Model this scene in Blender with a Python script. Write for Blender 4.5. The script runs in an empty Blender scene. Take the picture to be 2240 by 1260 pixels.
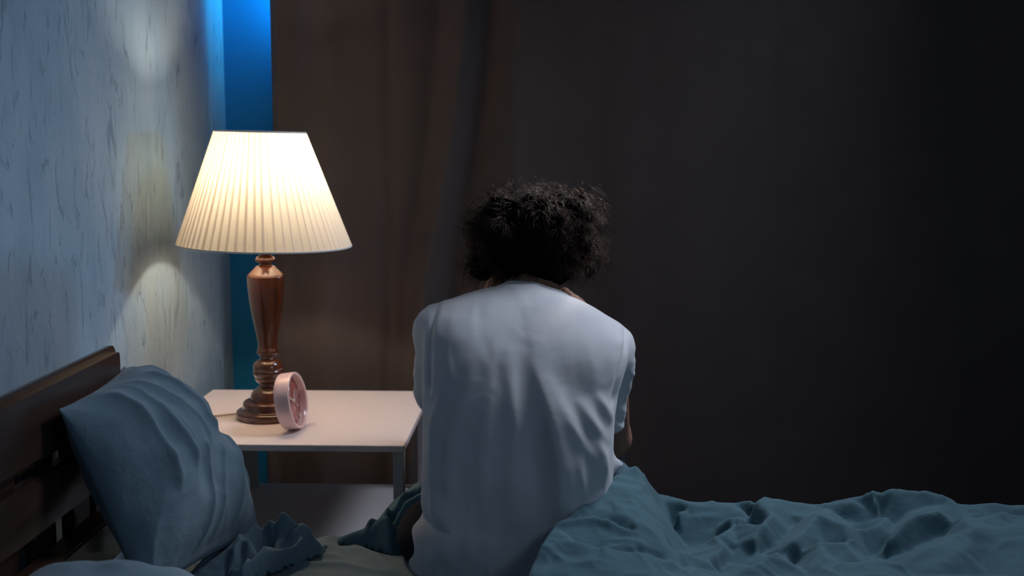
import bpy, bmesh, math, random
import numpy as np
from mathutils import Vector, Matrix, Euler

random.seed(7)
rng = np.random.default_rng(11)
sc = bpy.context.scene
col = sc.collection
R = math.radians

# ------------------------------------------------------------------ camera
F = 2600.0                       # focal length in pixels of the 2240 px wide frame
CAM = Vector((0.0, 0.0, 1.29))
YAW, PITCH = R(2.0), R(-7.3)
cam_d = bpy.data.cameras.new('camera'); cam = bpy.data.objects.new('camera', cam_d); col.objects.link(cam)
cam_d.sensor_width = 36.0
cam_d.lens = 36.0 * F / 2240.0
cam.location = CAM
cam.rotation_euler = (R(90) + PITCH, 0, YAW)
cam_d.dof.use_dof = True
cam_d.dof.focus_distance = 2.28
cam_d.dof.aperture_fstop = 4.0
sc.camera = cam
CM = Euler((R(90) + PITCH, 0, YAW)).to_matrix()

# ------------------------------------------------------------------ world, exposure
w = bpy.data.worlds.new('night'); sc.world = w; w.use_nodes = True
w.node_tree.nodes['Background'].inputs[0].default_value = (0.10, 0.16, 0.26, 1)
w.node_tree.nodes['Background'].inputs[1].default_value = 0.20
vs = sc.view_settings
vs.view_transform = 'Standard'; vs.look = 'None'; vs.exposure = 0.0; vs.gamma = 1.0; vs.use_curve_mapping = False
sc.cycles.use_denoising = True
sc.cycles.max_bounces = 10

# ------------------------------------------------------------------ lights of the set
def aim(o, target):
    d = Vector(target) - o.location
    o.rotation_euler = d.to_track_quat('-Z', 'Y').to_euler()
def area(name, loc, target, size, power, color, size_y=None, spread=None):
    l = bpy.data.lights.new(name, 'AREA'); l.energy = power; l.color = color
    l.size = size
    if size_y: l.shape = 'RECTANGLE'; l.size_y = size_y
    if spread: l.spread = R(spread)
    o = bpy.data.objects.new(name, l); col.objects.link(o); o.location = loc; aim(o, target)
    return o
def spot(name, loc, target, power, color, angle, blend, radius):
    l = bpy.data.lights.new(name, 'SPOT'); l.energy = power; l.color = color
    l.spot_size = R(angle); l.spot_blend = blend; l.shadow_soft_size = radius
    o = bpy.data.objects.new(name, l); col.objects.link(o); o.location = loc; aim(o, target)
    return o
# cool moon-like light passing behind the person and washing the left wall
spot('moonlight_spot', (1.20, 3.14, 1.36), (-0.96, 2.52, 1.24), 27, (0.28, 0.58, 1.0), 29, 0.4, 0.05)
# weak soft cool light from behind the camera
area('cool_fill_softbox', (1.35, 0.75, 2.05), (-0.40, 2.25, 0.6), 0.42, 2.9, (0.62, 0.78, 1.0))
# cool back light high over the far side of the bed: rims the hair, the shoulders and the folds
area('overhead_softbox', (0.95, 2.88, 2.30), (0.02, 2.22, 0.65), 0.62, 7.4, (0.80, 0.86, 1.0), spread=95)
spot('hair_rim_spot', (0.50, 3.25, 1.90), (-0.04, 2.50, 1.10), 130, (1.0, 0.86, 0.80), 17, 1.0, 0.04)
# blue light in the gap between the curtain and the back wall
area('blue_gap_light', (-0.770, 3.43, 2.05), (-0.84, 3.48, 2.03), 0.016, 4.6, (0.03, 0.52, 1.0), size_y=0.85, spread=150)

# ------------------------------------------------------------------ helpers
def at(px, py, Y):
    """point at depth Y seen at a pixel of the 2240x1260 frame (used to survey the room)"""
    d = CM @ Vector(((px - 1120) / F, (630 - py) / F, -1.0))
    return CAM + d * (Y / d.y)
def on(px, py, z):
    d = CM @ Vector(((px - 1120) / F, (630 - py) / F, -1.0))
    return CAM + d * ((z - CAM.z) / d.z)

def tag(o, label=None, cat=None, group=None, kind=None):
    if label: o['label'] = label
    if cat: o['category'] = cat
    if group: o['group'] = group
    if kind: o['kind'] = kind
    return o
def empty(name, loc, label, cat):
    o = bpy.data.objects.new(name, None); col.objects.link(o); o.location = loc
    return tag(o, label, cat)
def mesh_obj(name, verts, faces, mat, parent=None, smooth=True):
    me = bpy.data.meshes.new(name)
    me.from_pydata([tuple(v) for v in verts], [], [tuple(int(i) for i in f) for f in faces])
    me.validate(); me.update()
    o = bpy.data.objects.new(name, me); col.objects.link(o)
    if mat: me.materials.append(mat)
    if smooth: me.polygons.foreach_set('use_smooth', [True] * len(me.polygons))
    if parent:
        o.parent = parent
        o.matrix_parent_inverse = Matrix.Translation(-parent.location)
    return o
def bm_obj(name, bm, mat, parent=None, smooth=False):
    me = bpy.data.meshes.new(name); bm.to_mesh(me); bm.free()
    o = bpy.data.objects.new(name, me); col.objects.link(o)
    if mat: me.materials.append(mat)
    if smooth: me.polygons.foreach_set('use_smooth', [True] * len(me.polygons))
    if parent:
        o.parent = parent
        o.matrix_parent_inverse = Matrix.Translation(-parent.location)
    return o
def box(name, lo, hi, mat, parent=None, bevel=0.003, seg=3):
    bm = bmesh.new(); bmesh.ops.create_cube(bm, size=1)
    lo, hi = Vector(lo), Vector(hi)
    for v in bm.verts:
        v.co = Vector([lo[i] + (v.co[i] + 0.5) * (hi[i] - lo[i]) for i in range(3)])
    if bevel:
        bmesh.ops.bevel(bm, geom=bm.edges[:], offset=bevel, segments=seg, affect='EDGES', profile=0.5)
    return bm_obj(name, bm, mat, parent, smooth=False)
def lathe(name, prof, c, mat, parent=None, n=64, axis=None):
    """prof: list of (radius, height) from bottom to top"""
    vs_, fs = [], []
    for r, z in prof:
        for k in range(n):
            a = 2 * math.pi * k / n
            vs_.append(Vector((r * math.cos(a), r * math.sin(a), z)))
    for i in range(len(prof) - 1):
        for k in range(n):
            k2 = (k + 1) % n
            fs.append((i * n + k, i * n + k2, (i + 1) * n + k2, (i + 1) * n + k))
    if prof[0][0] > 1e-6: fs.append(tuple(range(n))[::-1])
    if prof[-1][0] > 1e-6: fs.append(tuple((len(prof) - 1) * n + k for k in range(n)))
    M = axis.to_4x4() if axis else Matrix.Identity(4)
    vs_ = [Vector(c) + (M @ v) for v in vs_]
    return mesh_obj(name, vs_, fs, mat, parent)
def smooth_prof(pts, sub=5):
    """Catmull-Rom through a lathe profile; points with a third value True stay sharp"""
    out = []
    P = [Vector((p[0], p[1])) for p in pts]
    for i in range(len(P) - 1):
        p0 = P[max(i - 1, 0)] if not (len(pts[i]) > 2) else P[i]
        p3 = P[min(i + 2, len(P) - 1)] if not (len(pts[i + 1]) > 2) else P[i + 1]
        for s in range(sub):
            t = s / sub
            q = 0.5 * ((2 * P[i]) + (P[i + 1] - p0) * t + (2 * p0 - 5 * P[i] + 4 * P[i + 1] - p3) * t * t
                       + (3 * P[i] - p0 - 3 * P[i + 1] + p3) * t ** 3)
            out.append((max(q.x, 0.0005), q.y))
    out.append((P[-1].x, P[-1].y))
    return out
def tube(name, pts, r, mat, parent=None, n=8, radii=None):
    P = [Vector(p) for p in pts]
    vs_, fs = [], []
    up = Vector((0, 0, 1)); prev = None
    for i, p in enumerate(P):
        t = (P[min(i + 1, len(P) - 1)] - P[max(i - 1, 0)]).normalized()
        if prev is None:
            a = t.cross(up if abs(t.z) < .9 else Vector((1, 0, 0))).normalized()
        else:
            a = (prev - t * prev.dot(t)).normalized()
        prev = a; b = t.cross(a)
        rr = radii[i] if radii else r
        for k in range(n):
            th = 2 * math.pi * k / n
            vs_.append(p + (a * math.cos(th) + b * math.sin(th)) * rr)
    for i in range(len(P) - 1):
        for k in range(n):
            k2 = (k + 1) % n
            fs.append((i * n + k, i * n + k2, (i + 1) * n + k2, (i + 1) * n + k))
    fs.append(tuple(range(n))[::-1]); fs.append(tuple((len(P) - 1) * n + k for k in range(n)))
    return mesh_obj(name, vs_, fs, mat, parent)

# value noise, vectorised
def _h(i, j, k, seed):
    n = (i * 73856093) ^ (j * 19349663) ^ (k * 83492791) ^ (seed * 2654435761 & 0x7fffffff)
    n = (n ^ (n >> 13)) * 1274126177 & 0xffffffff
    n = (n ^ (n >> 16)) & 0xffffff
    return n / float(0xffffff) * 2 - 1
def vnoise(P, seed=0):
    P = np.asarray(P, dtype=float)
    if P.shape[1] == 2: P = np.column_stack([P, np.zeros(len(P))])
    I = np.floor(P).astype(np.int64); f = P - I; f = f * f * f * (f * (f * 6 - 15) + 10)
    r = 0
    for a in (0, 1):
        for b in (0, 1):
            for c in (0, 1):
                wgt = (f[:, 0] if a else 1 - f[:, 0]) * (f[:, 1] if b else 1 - f[:, 1]) * (f[:, 2] if c else 1 - f[:, 2])
                r = r + wgt * _h(I[:, 0] + a, I[:, 1] + b, I[:, 2] + c, seed)
    return r
def fbm(P, seed=0, oct=3, gain=.5):
    r = 0; a = 1; P = np.asarray(P, dtype=float)
    for o in range(oct):
        r = r + a * vnoise(P * (2 ** o) + 17.3 * o, seed + o); a *= gain
    return r
def ridged(P, seed=0, oct=2, warp=.5):
    P = np.asarray(P, dtype=float)
    wx = vnoise(P * .8 + 5, seed + 50) * warp; wy = vnoise(P * .8 + 9, seed + 60) * warp
    Q = P.copy(); Q[:, 0] += wx; Q[:, 1] += wy
    r = 0; a = 1
    for o in range(oct):
        r = r + a * (1 - np.abs(vnoise(Q * (2 ** o) + 31 * o, seed + o)) * 2); a *= .45
    return r
def smooth01(x, a, b):
    t = np.clip((x - a) / (b - a), 0, 1); return t * t * (3 - 2 * t)
def stroke(P, pts, h, wl, wr, soft=.15, ends=.12):
    """height of a cloth fold along a polyline: signed distance, its own width on the left and right side"""
    P = np.asarray(P); best = np.full(len(P), 1e9); sgn = np.zeros(len(P)); T = np.zeros(len(P))
    pts = np.array([(p[0], p[1]) for p in pts], dtype=float)
    seg = np.linalg.norm(np.diff(pts, axis=0), axis=1); L = seg.sum(); acc = 0
    for i in range(len(pts) - 1):
        a, b = pts[i], pts[i + 1]; ab = b - a
        ap = P - a
        t = np.clip((ap @ ab) / (ab @ ab), 0, 1)
        q = ap - t[:, None] * ab
        d = np.hypot(q[:, 0], q[:, 1])
        s = np.sign(ab[0] * ap[:, 1] - ab[1] * ap[:, 0])
        m = d < best
        best[m] = d[m]; sgn[m] = s[m]; T[m] = (acc + t[m] * seg[i]) / L
        acc += seg[i]
    wd = np.where(sgn > 0, wl, wr)
    x = best / wd
    prof = np.exp(-(np.sqrt(x * x + soft * soft) - soft) * 1.6)
    env = smooth01(T, -ends * .3, ends) * (1 - smooth01(T, 1 - ends, 1 + ends * .3)) if ends else 1
    return h * prof * env

# ------------------------------------------------------------------ signed distance modelling
def rc(P, a, b, r1, r2):
    a = np.array(a, dtype=float); b = np.array(b, dtype=float); ab = b - a
    t = np.clip(((P - a) @ ab) / (ab @ ab), 0, 1)
    return np.linalg.norm(P - a - t[:, None] * ab, axis=1) - (r1 + (r2 - r1) * t)
def ell(P, c, r, rot=None):
    Q = P - np.array(c, dtype=float)
    if rot is not None: Q = Q @ np.array(Euler([R(v) for v in rot]).to_matrix())
    r = np.array(r, dtype=float)
    k0 = np.linalg.norm(Q / r, axis=1); k1 = np.linalg.norm(Q / (r * r), axis=1) + 1e-9
    return k0 * (k0 - 1) / k1
def smin(a, b, k):
    h = np.clip(.5 + .5 * (b - a) / k, 0, 1)
    return b + (a - b) * h - k * h * (1 - h)
def surf(fn, lo, hi, vox, relax=1):
    """surface nets over a sparse band of the distance field"""
    lo = np.array(lo, dtype=float); hi = np.array(hi, dtype=float); B = 6
    n = (np.ceil((hi - lo) / vox / B).astype(int)) * B + 1
    nb = (n - 1) // B
    cg = [lo[i] + (np.arange(nb[i]) + .5) * B * vox for i in range(3)]
    C = np.stack(np.meshgrid(*cg, indexing='ij'), -1).reshape(-1, 3)
    dc = np.concatenate([fn(c) for c in np.array_split(C, max(1, len(C) // 60000))]).reshape(nb)
    V = np.repeat(np.repeat(np.repeat(np.sign(dc), B, 0), B, 1), B, 2).astype(np.float32)
    V = np.pad(V, [(0, 1)] * 3, mode='edge')
    near = np.argwhere(np.abs(dc) < B * vox * 1.4)
    o = np.arange(B + 1)
    off = np.stack(np.meshgrid(o, o, o, indexing='ij'), -1).reshape(-1, 3)
    for ch in np.array_split(near, max(1, len(near) // 400)):
        idx = (ch[:, None, :] * B + off[None]).reshape(-1, 3)
        V[idx[:, 0], idx[:, 1], idx[:, 2]] = fn(lo + idx * vox)
    S = V < 0
    act = np.zeros(np.array(S.shape) - 1, bool); ref = S[:-1, :-1, :-1]
    for a in (0, 1):
        for b in (0, 1):
            for c in (0, 1):
                act |= S[a:S.shape[0] - 1 + a, b:S.shape[1] - 1 + b, c:S.shape[2] - 1 + c] != ref
    cells = np.argwhere(act); idn = np.full(act.shape, -1, dtype=np.int64); idn[tuple(cells.T)] = np.arange(len(cells))
    acc = np.zeros((len(cells), 3)); cnt = np.zeros(len(cells))
    cor = [(a, b, c) for a in (0, 1) for b in (0, 1) for c in (0, 1)]
    for i, p in enumerate(cor):
        for q in cor[i + 1:]:
            if sum(abs(p[k] - q[k]) for k in range(3)) != 1: continue
            v0 = V[tuple((cells + p).T)]; v1 = V[tuple((cells + q).T)]
            m = (v0 < 0) != (v1 < 0)
            t = np.where(m, v0 / np.where(m, v0 - v1, 1), 0)[:, None]
            pt = np.array(p) + t * (np.array(q) - np.array(p))
            acc[m] += pt[m]; cnt[m] += 1
    verts = lo + (cells + acc / cnt[:, None]) * vox
    faces = []
    for ax in range(3):
        u, v = (ax + 1) % 3, (ax + 2) % 3
        s0 = [slice(None)] * 3; s1 = [slice(None)] * 3; s0[ax] = slice(None, -1); s1[ax] = slice(1, None)
        a_, b_ = S[tuple(s0)], S[tuple(s1)]
        e = np.argwhere(a_ != b_)
        e = e[(e[:, u] > 0) & (e[:, v] > 0) & (e[:, u] < act.shape[u]) & (e[:, v] < act.shape[v])]
        du = np.zeros(3, int); du[u] = 1; dv = np.zeros(3, int); dv[v] = 1
        q = np.stack([idn[tuple((e - du - dv).T)], idn[tuple((e - dv).T)], idn[tuple(e.T)], idn[tuple((e - du).T)]], 1)
        fl = a_[tuple(e.T)]
        q[~fl] = q[~fl][:, ::-1]
        faces.append(q)
    faces = np.concatenate(faces); faces = faces[(faces >= 0).all(1)]
    verts = laplace(verts, faces, relax)
    return verts, faces
def laplace(verts, faces, it, lam=.5):
    e = np.concatenate([faces[:, [0, 1]], faces[:, [1, 2]], faces[:, [2, 3]], faces[:, [3, 0]]])
    e = np.concatenate([e, e[:, ::-1]])
    for _ in range(it):
        s = np.zeros_like(verts); c = np.bincount(e[:, 0], minlength=len(verts))
        for k in range(3): s[:, k] = np.bincount(e[:, 0], weights=verts[e[:, 1], k], minlength=len(verts))
        ok = c > 0
        verts = verts.copy(); verts[ok] += lam * (s[ok] / c[ok][:, None] - verts[ok])
    return verts
def normals(verts, faces):
    a = verts[faces[:, 2]] - verts[faces[:, 0]]; b = verts[faces[:, 3]] - verts[faces[:, 1]]
    n = np.cross(a, b); N = np.zeros_like(verts)
    for k in range(4):
        for c in range(3): N[:, c] += np.bincount(faces[:, k], weights=n[:, c], minlength=len(verts))
    return N / (np.linalg.norm(N, axis=1)[:, None] + 1e-12)
def keep(verts, faces, mask_del):
    f = faces[~mask_del[faces].any(1)]
    used = np.unique(f); m = np.full(len(verts), -1); m[used] = np.arange(len(used))
    return verts[used], m[f]
def solidify(o, t, offset=-1):
    m = o.modifiers.new('thickness', 'SOLIDIFY'); m.thickness = t; m.offset = offset; return o

def subsurf(o, lv=1):
    m = o.modifiers.new('smooth', 'SUBSURF'); m.levels = lv; m.render_levels = lv

# ------------------------------------------------------------------ materials
def mat(name, color, rough=.6, spec=.5, sheen=0, metal=0, coat=0, sss=0, sub_col=None):
    m = bpy.data.materials.new(name); m.use_nodes = True
    b = m.node_tree.nodes['Principled BSDF']
    b.inputs['Base Color'].default_value = (*color, 1); b.inputs['Roughness'].default_value = rough
    b.inputs['Specular IOR Level'].default_value = spec; b.inputs['Metallic'].default_value = metal
    b.inputs['Sheen Weight'].default_value = sheen; b.inputs['Coat Weight'].default_value = coat
    if sss:
        b.inputs['Subsurface Weight'].default_value = sss; b.inputs['Subsurface Radius'].default_value = (.8, .3, .2)
        b.inputs['Subsurface Scale'].default_value = .012
    return m
def N(m, t, **k):
    n = m.node_tree.nodes.new(t)
    for a, v in k.items(): setattr(n, a, v)
    return n
def Lk(m, a, b): m.node_tree.links.new(a, b)
def coords(m, scale, kind='Object'):
    tc = N(m, 'ShaderNodeTexCoord'); mp = N(m, 'ShaderNodeMapping'); mp.inputs['Scale'].default_value = scale
    Lk(m, tc.outputs[kind], mp.inputs['Vector']); return mp.outputs['Vector']
def noise(m, vec, scale, detail=4, rough=.5, dist=0):
    n = N(m, 'ShaderNodeTexNoise'); n.inputs['Scale'].default_value = scale; n.inputs['Detail'].default_value = detail
    n.inputs['Roughness'].default_value = rough; n.inputs['Distortion'].default_value = dist
    Lk(m, vec, n.inputs['Vector']); return n
def ramp(m, fac, stops):
    r = N(m, 'ShaderNodeValToRGB'); cr = r.color_ramp
    while len(cr.elements) < len(stops): cr.elements.new(.5)
    for e, (p, c) in zip(cr.elements, stops): e.position = p; e.color = (*c, 1) if len(c) == 3 else c
    Lk(m, fac, r.inputs['Fac']); return r
def bump(m, height, strength=.3, dist=.01, prev=None):
    b = N(m, 'ShaderNodeBump'); b.inputs['Strength'].default_value = strength; b.inputs['Distance'].default_value = dist
    Lk(m, height, b.inputs['Height'])
    if prev: Lk(m, prev, b.inputs['Normal'])
    return b.outputs['Normal']
def bsdf(m): return m.node_tree.nodes['Principled BSDF']

def fabric(name, c1, c2, rough=.9, weave=900, wstr=.12, wrinkle=14, wrstr=.25, sheen=.15, trans=0):
    m = mat(name, c1, rough, .2, sheen)
    b = bsdf(m); v = coords(m, (1, 1, 1))
    n1 = noise(m, v, 6, 4)
    r = ramp(m, n1.outputs['Fac'], [(.35, c1), (.65, c2)]); Lk(m, r.outputs['Color'], b.inputs['Base Color'])
    n2 = noise(m, v, wrinkle, 6, .6, .6)
    nb = bump(m, n2.outputs['Fac'], wrstr, .01)
    wv = N(m, 'ShaderNodeTexNoise'); wv.inputs['Scale'].default_value = weave; Lk(m, v, wv.inputs['Vector'])
    nb = bump(m, wv.outputs['Fac'], wstr, .001, nb)
    Lk(m, nb, b.inputs['Normal'])
    return m

# plaster wall: blue paint with rough vertical trowel cracks
M_wall = mat('blue_plaster', (.30, .42, .50), .75, .3)
v = coords(M_wall, (1, 1.0, .35)); b = bsdf(M_wall)
n1 = noise(M_wall, v, 7, 6, .6, .3)
Lk(M_wall, ramp(M_wall, n1.outputs['Fac'], [(.3, (.225, .335, .43)), (.7, (.315, .425, .51))]).outputs['Color'], b.inputs['Base Color'])
n2 = noise(M_wall, v, 26, 8, .68, 1.2)
rr = ramp(M_wall, n2.outputs['Fac'], [(.0, (0, 0, 0)), (.36, (.1, .1, .1)), (.44, (.8, .8, .8)), (1, (1, 1, 1))])
base_l = b.inputs['Base Color'].links[0].from_socket
fl = N(M_wall, 'ShaderNodeMix'); fl.data_type = 'RGBA'
fr = ramp(M_wall, n2.outputs['Fac'], [(.0, (.75, .75, .75)), (.33, (.62, .62, .62)), (.42, (0, 0, 0)), (1, (0, 0, 0))])
Lk(M_wall, fr.outputs['Color'], fl.inputs[0]); Lk(M_wall, base_l, fl.inputs[6]); fl.inputs[7].default_value = (.10, .16, .22, 1)
Lk(M_wall, fl.outputs[2], b.inputs['Base Color'])
n3 = noise(M_wall, coords(M_wall, (1, 1, .6)), 90, 4, .6)
nb = bump(M_wall, rr.outputs['Color'], .45, .006)
nb = bump(M_wall, n3.outputs['Fac'], .22, .003, nb); Lk(M_wall, nb, b.inputs['Normal'])
M_back = mat('deep_blue_paint', (.010, .175, .38), .8, .2)
v = coords(M_back, (1, 1, 1)); Lk(M_back, bump(M_back, noise(M_back, v, 120, 3).outputs['Fac'], .2, .002), bsdf(M_back).inputs['Normal'])
M_ceiling = mat('ceiling_paint', (.25, .26, .28), .9, .1)
M_floor = mat('floor_boards', (.05, .035, .025), .5)
v = coords(M_floor, (1, 8, 1)); Lk(M_floor, ramp(M_floor, noise(M_floor, v, 3, 5).outputs['Fac'], [(.3, (.035, .022, .015)), (.7, (.08, .05, .035))]).outputs['Color'], bsdf(M_floor).inputs['Base Color'])

M_curtain = fabric('brown_curtain_cloth', (.090, .074, .072), (.099, .081, .079), .95, 700, .35, 5, .12, .05)
M_duvet = fabric('teal_cotton', (.068, .145, .178), (.082, .163, .195), .85, 1200, .10, 22, .22, .12)
M_pillow = fabric('dusty_blue_pillowcase', (.14, .215, .27), (.16, .24, .295), .85, 1200, .10, 22, .22, .12)
M_sheet = fabric('grey_blue_sheet', (.17, .23, .26), (.20, .26, .29), .85, 1200, .10, 18, .25, .12)
M_shirt = fabric('white_jersey', (.60, .61, .64), (.66, .67, .70), .9, 1600, .10, 9, .10, .15)
M_denim = fabric('dark_trousers', (.010, .012, .018), (.014, .016, .024), .95, sheen=0)
M_skin = mat('skin', (.42, .23, .16), .5, .4, sss=.15)
M_hair = mat('dark_brown_hair', (.028, .011, .006), .5, .16)
M_scalp = mat('hair_mass', (.004, .003, .0025), .9, .05)

def wood(name, dark, light, rough=.3, coat=.4, sc_=(1, 1, .12), scale=18):
    m = mat(name, dark, rough, .5, coat=coat); b = bsdf(m); b.inputs['Coat Roughness'].default_value = .15
    v = coords(m, sc_); n = noise(m, v, scale, 8, .6, .8)
    Lk(m, ramp(m, n.outputs['Fac'], [(.3, dark), (.5, tuple((dark[i] + light[i]) / 2 for i in range(3))), (.72, light)]).outputs['Color'], b.inputs['Base Color'])
    Lk(m, bump(m, n.outputs['Fac'], .06, .002), b.inputs['Normal'])
    return m
M_lampwood = wood('varnished_turned_wood', (.055, .016, .007), (.15, .044, .016), .22, .8)
M_bedwood = wood('dark_bed_wood', (.026, .016, .012), (.068, .037, .026), .28, .3, (1, .1, 1), 14)
M_table = mat('white_table_laminate', (.86, .75, .72), .42, .4)
v = coords(M_table, (1, 1, 1)); Lk(M_table, bump(M_table, noise(M_table, v, 30, 3).outputs['Fac'], .03, .002), bsdf(M_table).inputs['Normal'])
M_tleg = mat('white_table_paint', (.55, .53, .54), .45, .4)
M_socket = mat('lamp_socket', (.75, .72, .66), .5)
M_cord = mat('clear_cord', (.45, .36, .28), .4)
M_rope = mat('white_rope', (.7, .66, .58), .8)
M_clock = mat('pearl_pink_plastic', (.86, .62, .62), .3, .5, coat=.5)
M_dial = mat('coral_dial', (.95, .13, .07), .4, .5)
M_mark = mat('dark_red_print', (.35, .03, .03), .4)
M_hand = mat('white_hand', (.85, .7, .65), .3)

# pleated lamp shade: translucent cloth over a frame
M_shade = bpy.data.materials.new('pleated_shade_cloth'); M_shade.use_nodes = True
nt = M_shade.node_tree; nt.nodes.clear()
out = N(M_shade, 'ShaderNodeOutputMaterial'); df = N(M_shade, 'ShaderNodeBsdfDiffuse'); tr = N(M_shade, 'ShaderNodeBsdfTranslucent')
mx = N(M_shade, 'ShaderNodeMixShader'); mx.inputs[0].default_value = .42
df.inputs[0].default_value = (.90, .76, .66, 1)
tr.inputs[0].default_value = (.52, .52, .45, 1)
an = N(M_shade, 'ShaderNodeAttribute'); an.attribute_name = 'fold'
cm = N(M_shade, 'ShaderNodeMix'); cm.data_type = 'RGBA'; Lk(M_shade, an.outputs['Fac'], cm.inputs[0])
cm.inputs[6].default_value = (.54, .53, .45, 1); cm.inputs[7].default_value = (.30, .26, .20, 1)      # doubled cloth lets less light through
Lk(M_shade, cm.outputs[2], tr.inputs[0])
Lk(M_shade, df.outputs[0], mx.inputs[1]); Lk(M_shade, tr.outputs[0], mx.inputs[2]); Lk(M_shade, mx.outputs[0], out.inputs[0])
M_bulb = bpy.data.materials.new('glowing_bulb'); M_bulb.use_nodes = True
b = bsdf(M_bulb); b.inputs['Base Color'].default_value = (.9, .85, .75, 1)
b.inputs['Emission Color'].default_value = (1, .82, .60, 1); b.inputs['Emission Strength'].default_value = 235
M_glass = bpy.data.materials.new('clock_glass'); M_glass.use_nodes = True
nt = M_glass.node_tree; nt.nodes.clear()
out = N(M_glass, 'ShaderNodeOutputMaterial'); tp = N(M_glass, 'ShaderNodeBsdfTransparent'); gl = N(M_glass, 'ShaderNodeBsdfGlossy')
gl.inputs['Roughness'].default_value = .05
mx = N(M_glass, 'ShaderNodeMixShader'); mx.inputs[0].default_value = .06
Lk(M_glass, tp.outputs[0], mx.inputs[1]); Lk(M_glass, gl.outputs[0], mx.inputs[2]); Lk(M_glass, mx.outputs[0], out.inputs[0])

# ------------------------------------------------------------------ the room
WX, BY, CH = -0.96, 3.48, 2.5
def struct(o): o['kind'] = 'structure'; return o
struct(box('floor', (WX - .1, -1.0, -.1), (3.2, BY + .1, 0), M_floor, bevel=0))
struct(box('wall_left', (WX - .1, -1.0, 0), (WX, BY, CH), M_wall, bevel=0))
struct(box('wall_back', (WX - .1, BY, 0), (3.2, BY + .1, CH), M_back, bevel=0))
struct(box('ceiling', (WX - .1, -1.0, CH), (3.2, BY + .1, CH + .1), M_ceiling, bevel=0))

# ------------------------------------------------------------------ curtain
def build_curtain():
    x0, x1, z0, z1 = at(596, 400, 3.33).x, 3.05, .012, CH - .01
    nx, nz = 560, 150
    X, Z = np.meshgrid(np.linspace(0, 1, nx), np.linspace(z0, z1, nz), indexing='ij')
    Xw = x0 + (x1 - x0) * X
    Xw = Xw - .040 * (1 - X) ** 8 * (1 - smooth01(Z, .35, 1.1))
    P = np.column_stack([Xw.ravel(), Z.ravel()])
    def s(pts, h, wl, wr, **k):
        q = []
        for (px, py) in pts:
            p = at(px, py, 3.33); q.append((p.x, p.z))
        return stroke(P, q, h, wl, wr, soft=.6, ends=0, **k)
    d = 0
    d = d + s([(1050, -300), (1017, 21), (988, 286), (960, 457), (931, 593), (900, 900), (890, 1300)], .054, .042, .045)
    d = d + s([(980, -300), (955, 150), (925, 400), (890, 650), (860, 1300)], -.022, .04, .04)
    d = d + s([(1100, -300), (1062, 143), (1033, 357), (997, 571), (970, 900), (960, 1300)], -.042, .05, .05)
    d = d + s([(1125, -300), (1118, 300), (1125, 800), (1125, 1300)], .018, .06, .10)
    d = d + s([(846, -300), (846, 300), (846, 1300)], -.020, .018, .05)
    d = d + s([(826, -300), (826, 300), (828, 1300)], .014, .05, .03)
    d = d + s([(710, -300), (715, 300), (700, 1300)], .024, .05, .06)
    d = d + s([(640, -300), (640, 1300)], -.012, .03, .04)
    d = d + s([(1340, -300), (1300, 300), (1240, 900)], -.010, .12, .12)
    d = d + s([(1530, -300), (1500, 500), (1460, 1200)], .007, .14, .10)
    d = d + s([(1702, -300), (1700, 500), (1699, 1300)], -.0015, .012, .03)
    d = d + s([(1960, -300), (1900, 500), (1850, 1300)], .009, .15, .12)
    d = d + s([(2120, -300), (2140, 500), (2150, 1300)], -.006, .06, .06)
    d = d + (.004 - .0022 * smooth01(P[:, 0], -.1, .5)) * fbm(np.column_stack([P[:, 0] * 7, P[:, 1] * 1.3]), 3, 3)
    # old packing creases
    d = d - .0010 * np.exp(-((P[:, 1] - at(1500, 262, 3.33).z) / .004) ** 2) - .0010 * np.exp(-((P[:, 1] - at(1500, 935, 3.33).z) / .004) ** 2)
    edge = np.exp(-((P[:, 0] - x0) / .012) ** 2) * .012
    Y = 3.345 - d + edge
    vs_ = np.column_stack([P[:, 0], Y, P[:, 1]])
    idx = np.arange(nx * nz).reshape(nx, nz)
    f = np.stack([idx[:-1, :-1], idx[1:, :-1], idx[1:, 1:], idx[:-1, 1:]], -1).reshape(-1, 4)
    o = mesh_obj('curtain', vs_, f, M_curtain); solidify(o, .002, 1)
    tag(o, 'heavy dark brown floor length curtain hanging behind the bed and the nightstand', 'curtain')
build_curtain()

# ------------------------------------------------------------------ nightstand
TZ = .605
def build_table():
    t = empty('nightstand', (-.615, 2.875, 0), 'low white side table with a lower shelf beside the bed under the lamp', 'nightstand')
    x0, x1, y0, y1 = -.925, -.330, 2.572, 3.145
    box('tabletop', (x0, y0, TZ - .016), (x1, y1, TZ), M_table, t, .003)
    box('shelf', (x0 + .02, y0 + .02, .330), (x1 - .008, y1 - .01, .347), M_tleg, t, .002)
    box('leg', (x1 - .029, y0 + .02, 0), (x1 - .004, y0 + .046, TZ - .016), M_tleg, t, .003)
    box('leg', (x1 - .032, y1 - .05, 0), (x1 - .012, y1 - .02, TZ - .016), M_tleg, t, .003)
    box('leg', (x0 + .063, y1 - .05, 0), (x0 + .126, y1 - .026, TZ - .016), M_tleg, t, .003)
    box('leg', (x0 + .012, y0 + .02, 0), (x0 + .036, y0 + .046, TZ - .016), M_tleg, t, .003)
build_table()

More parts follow.
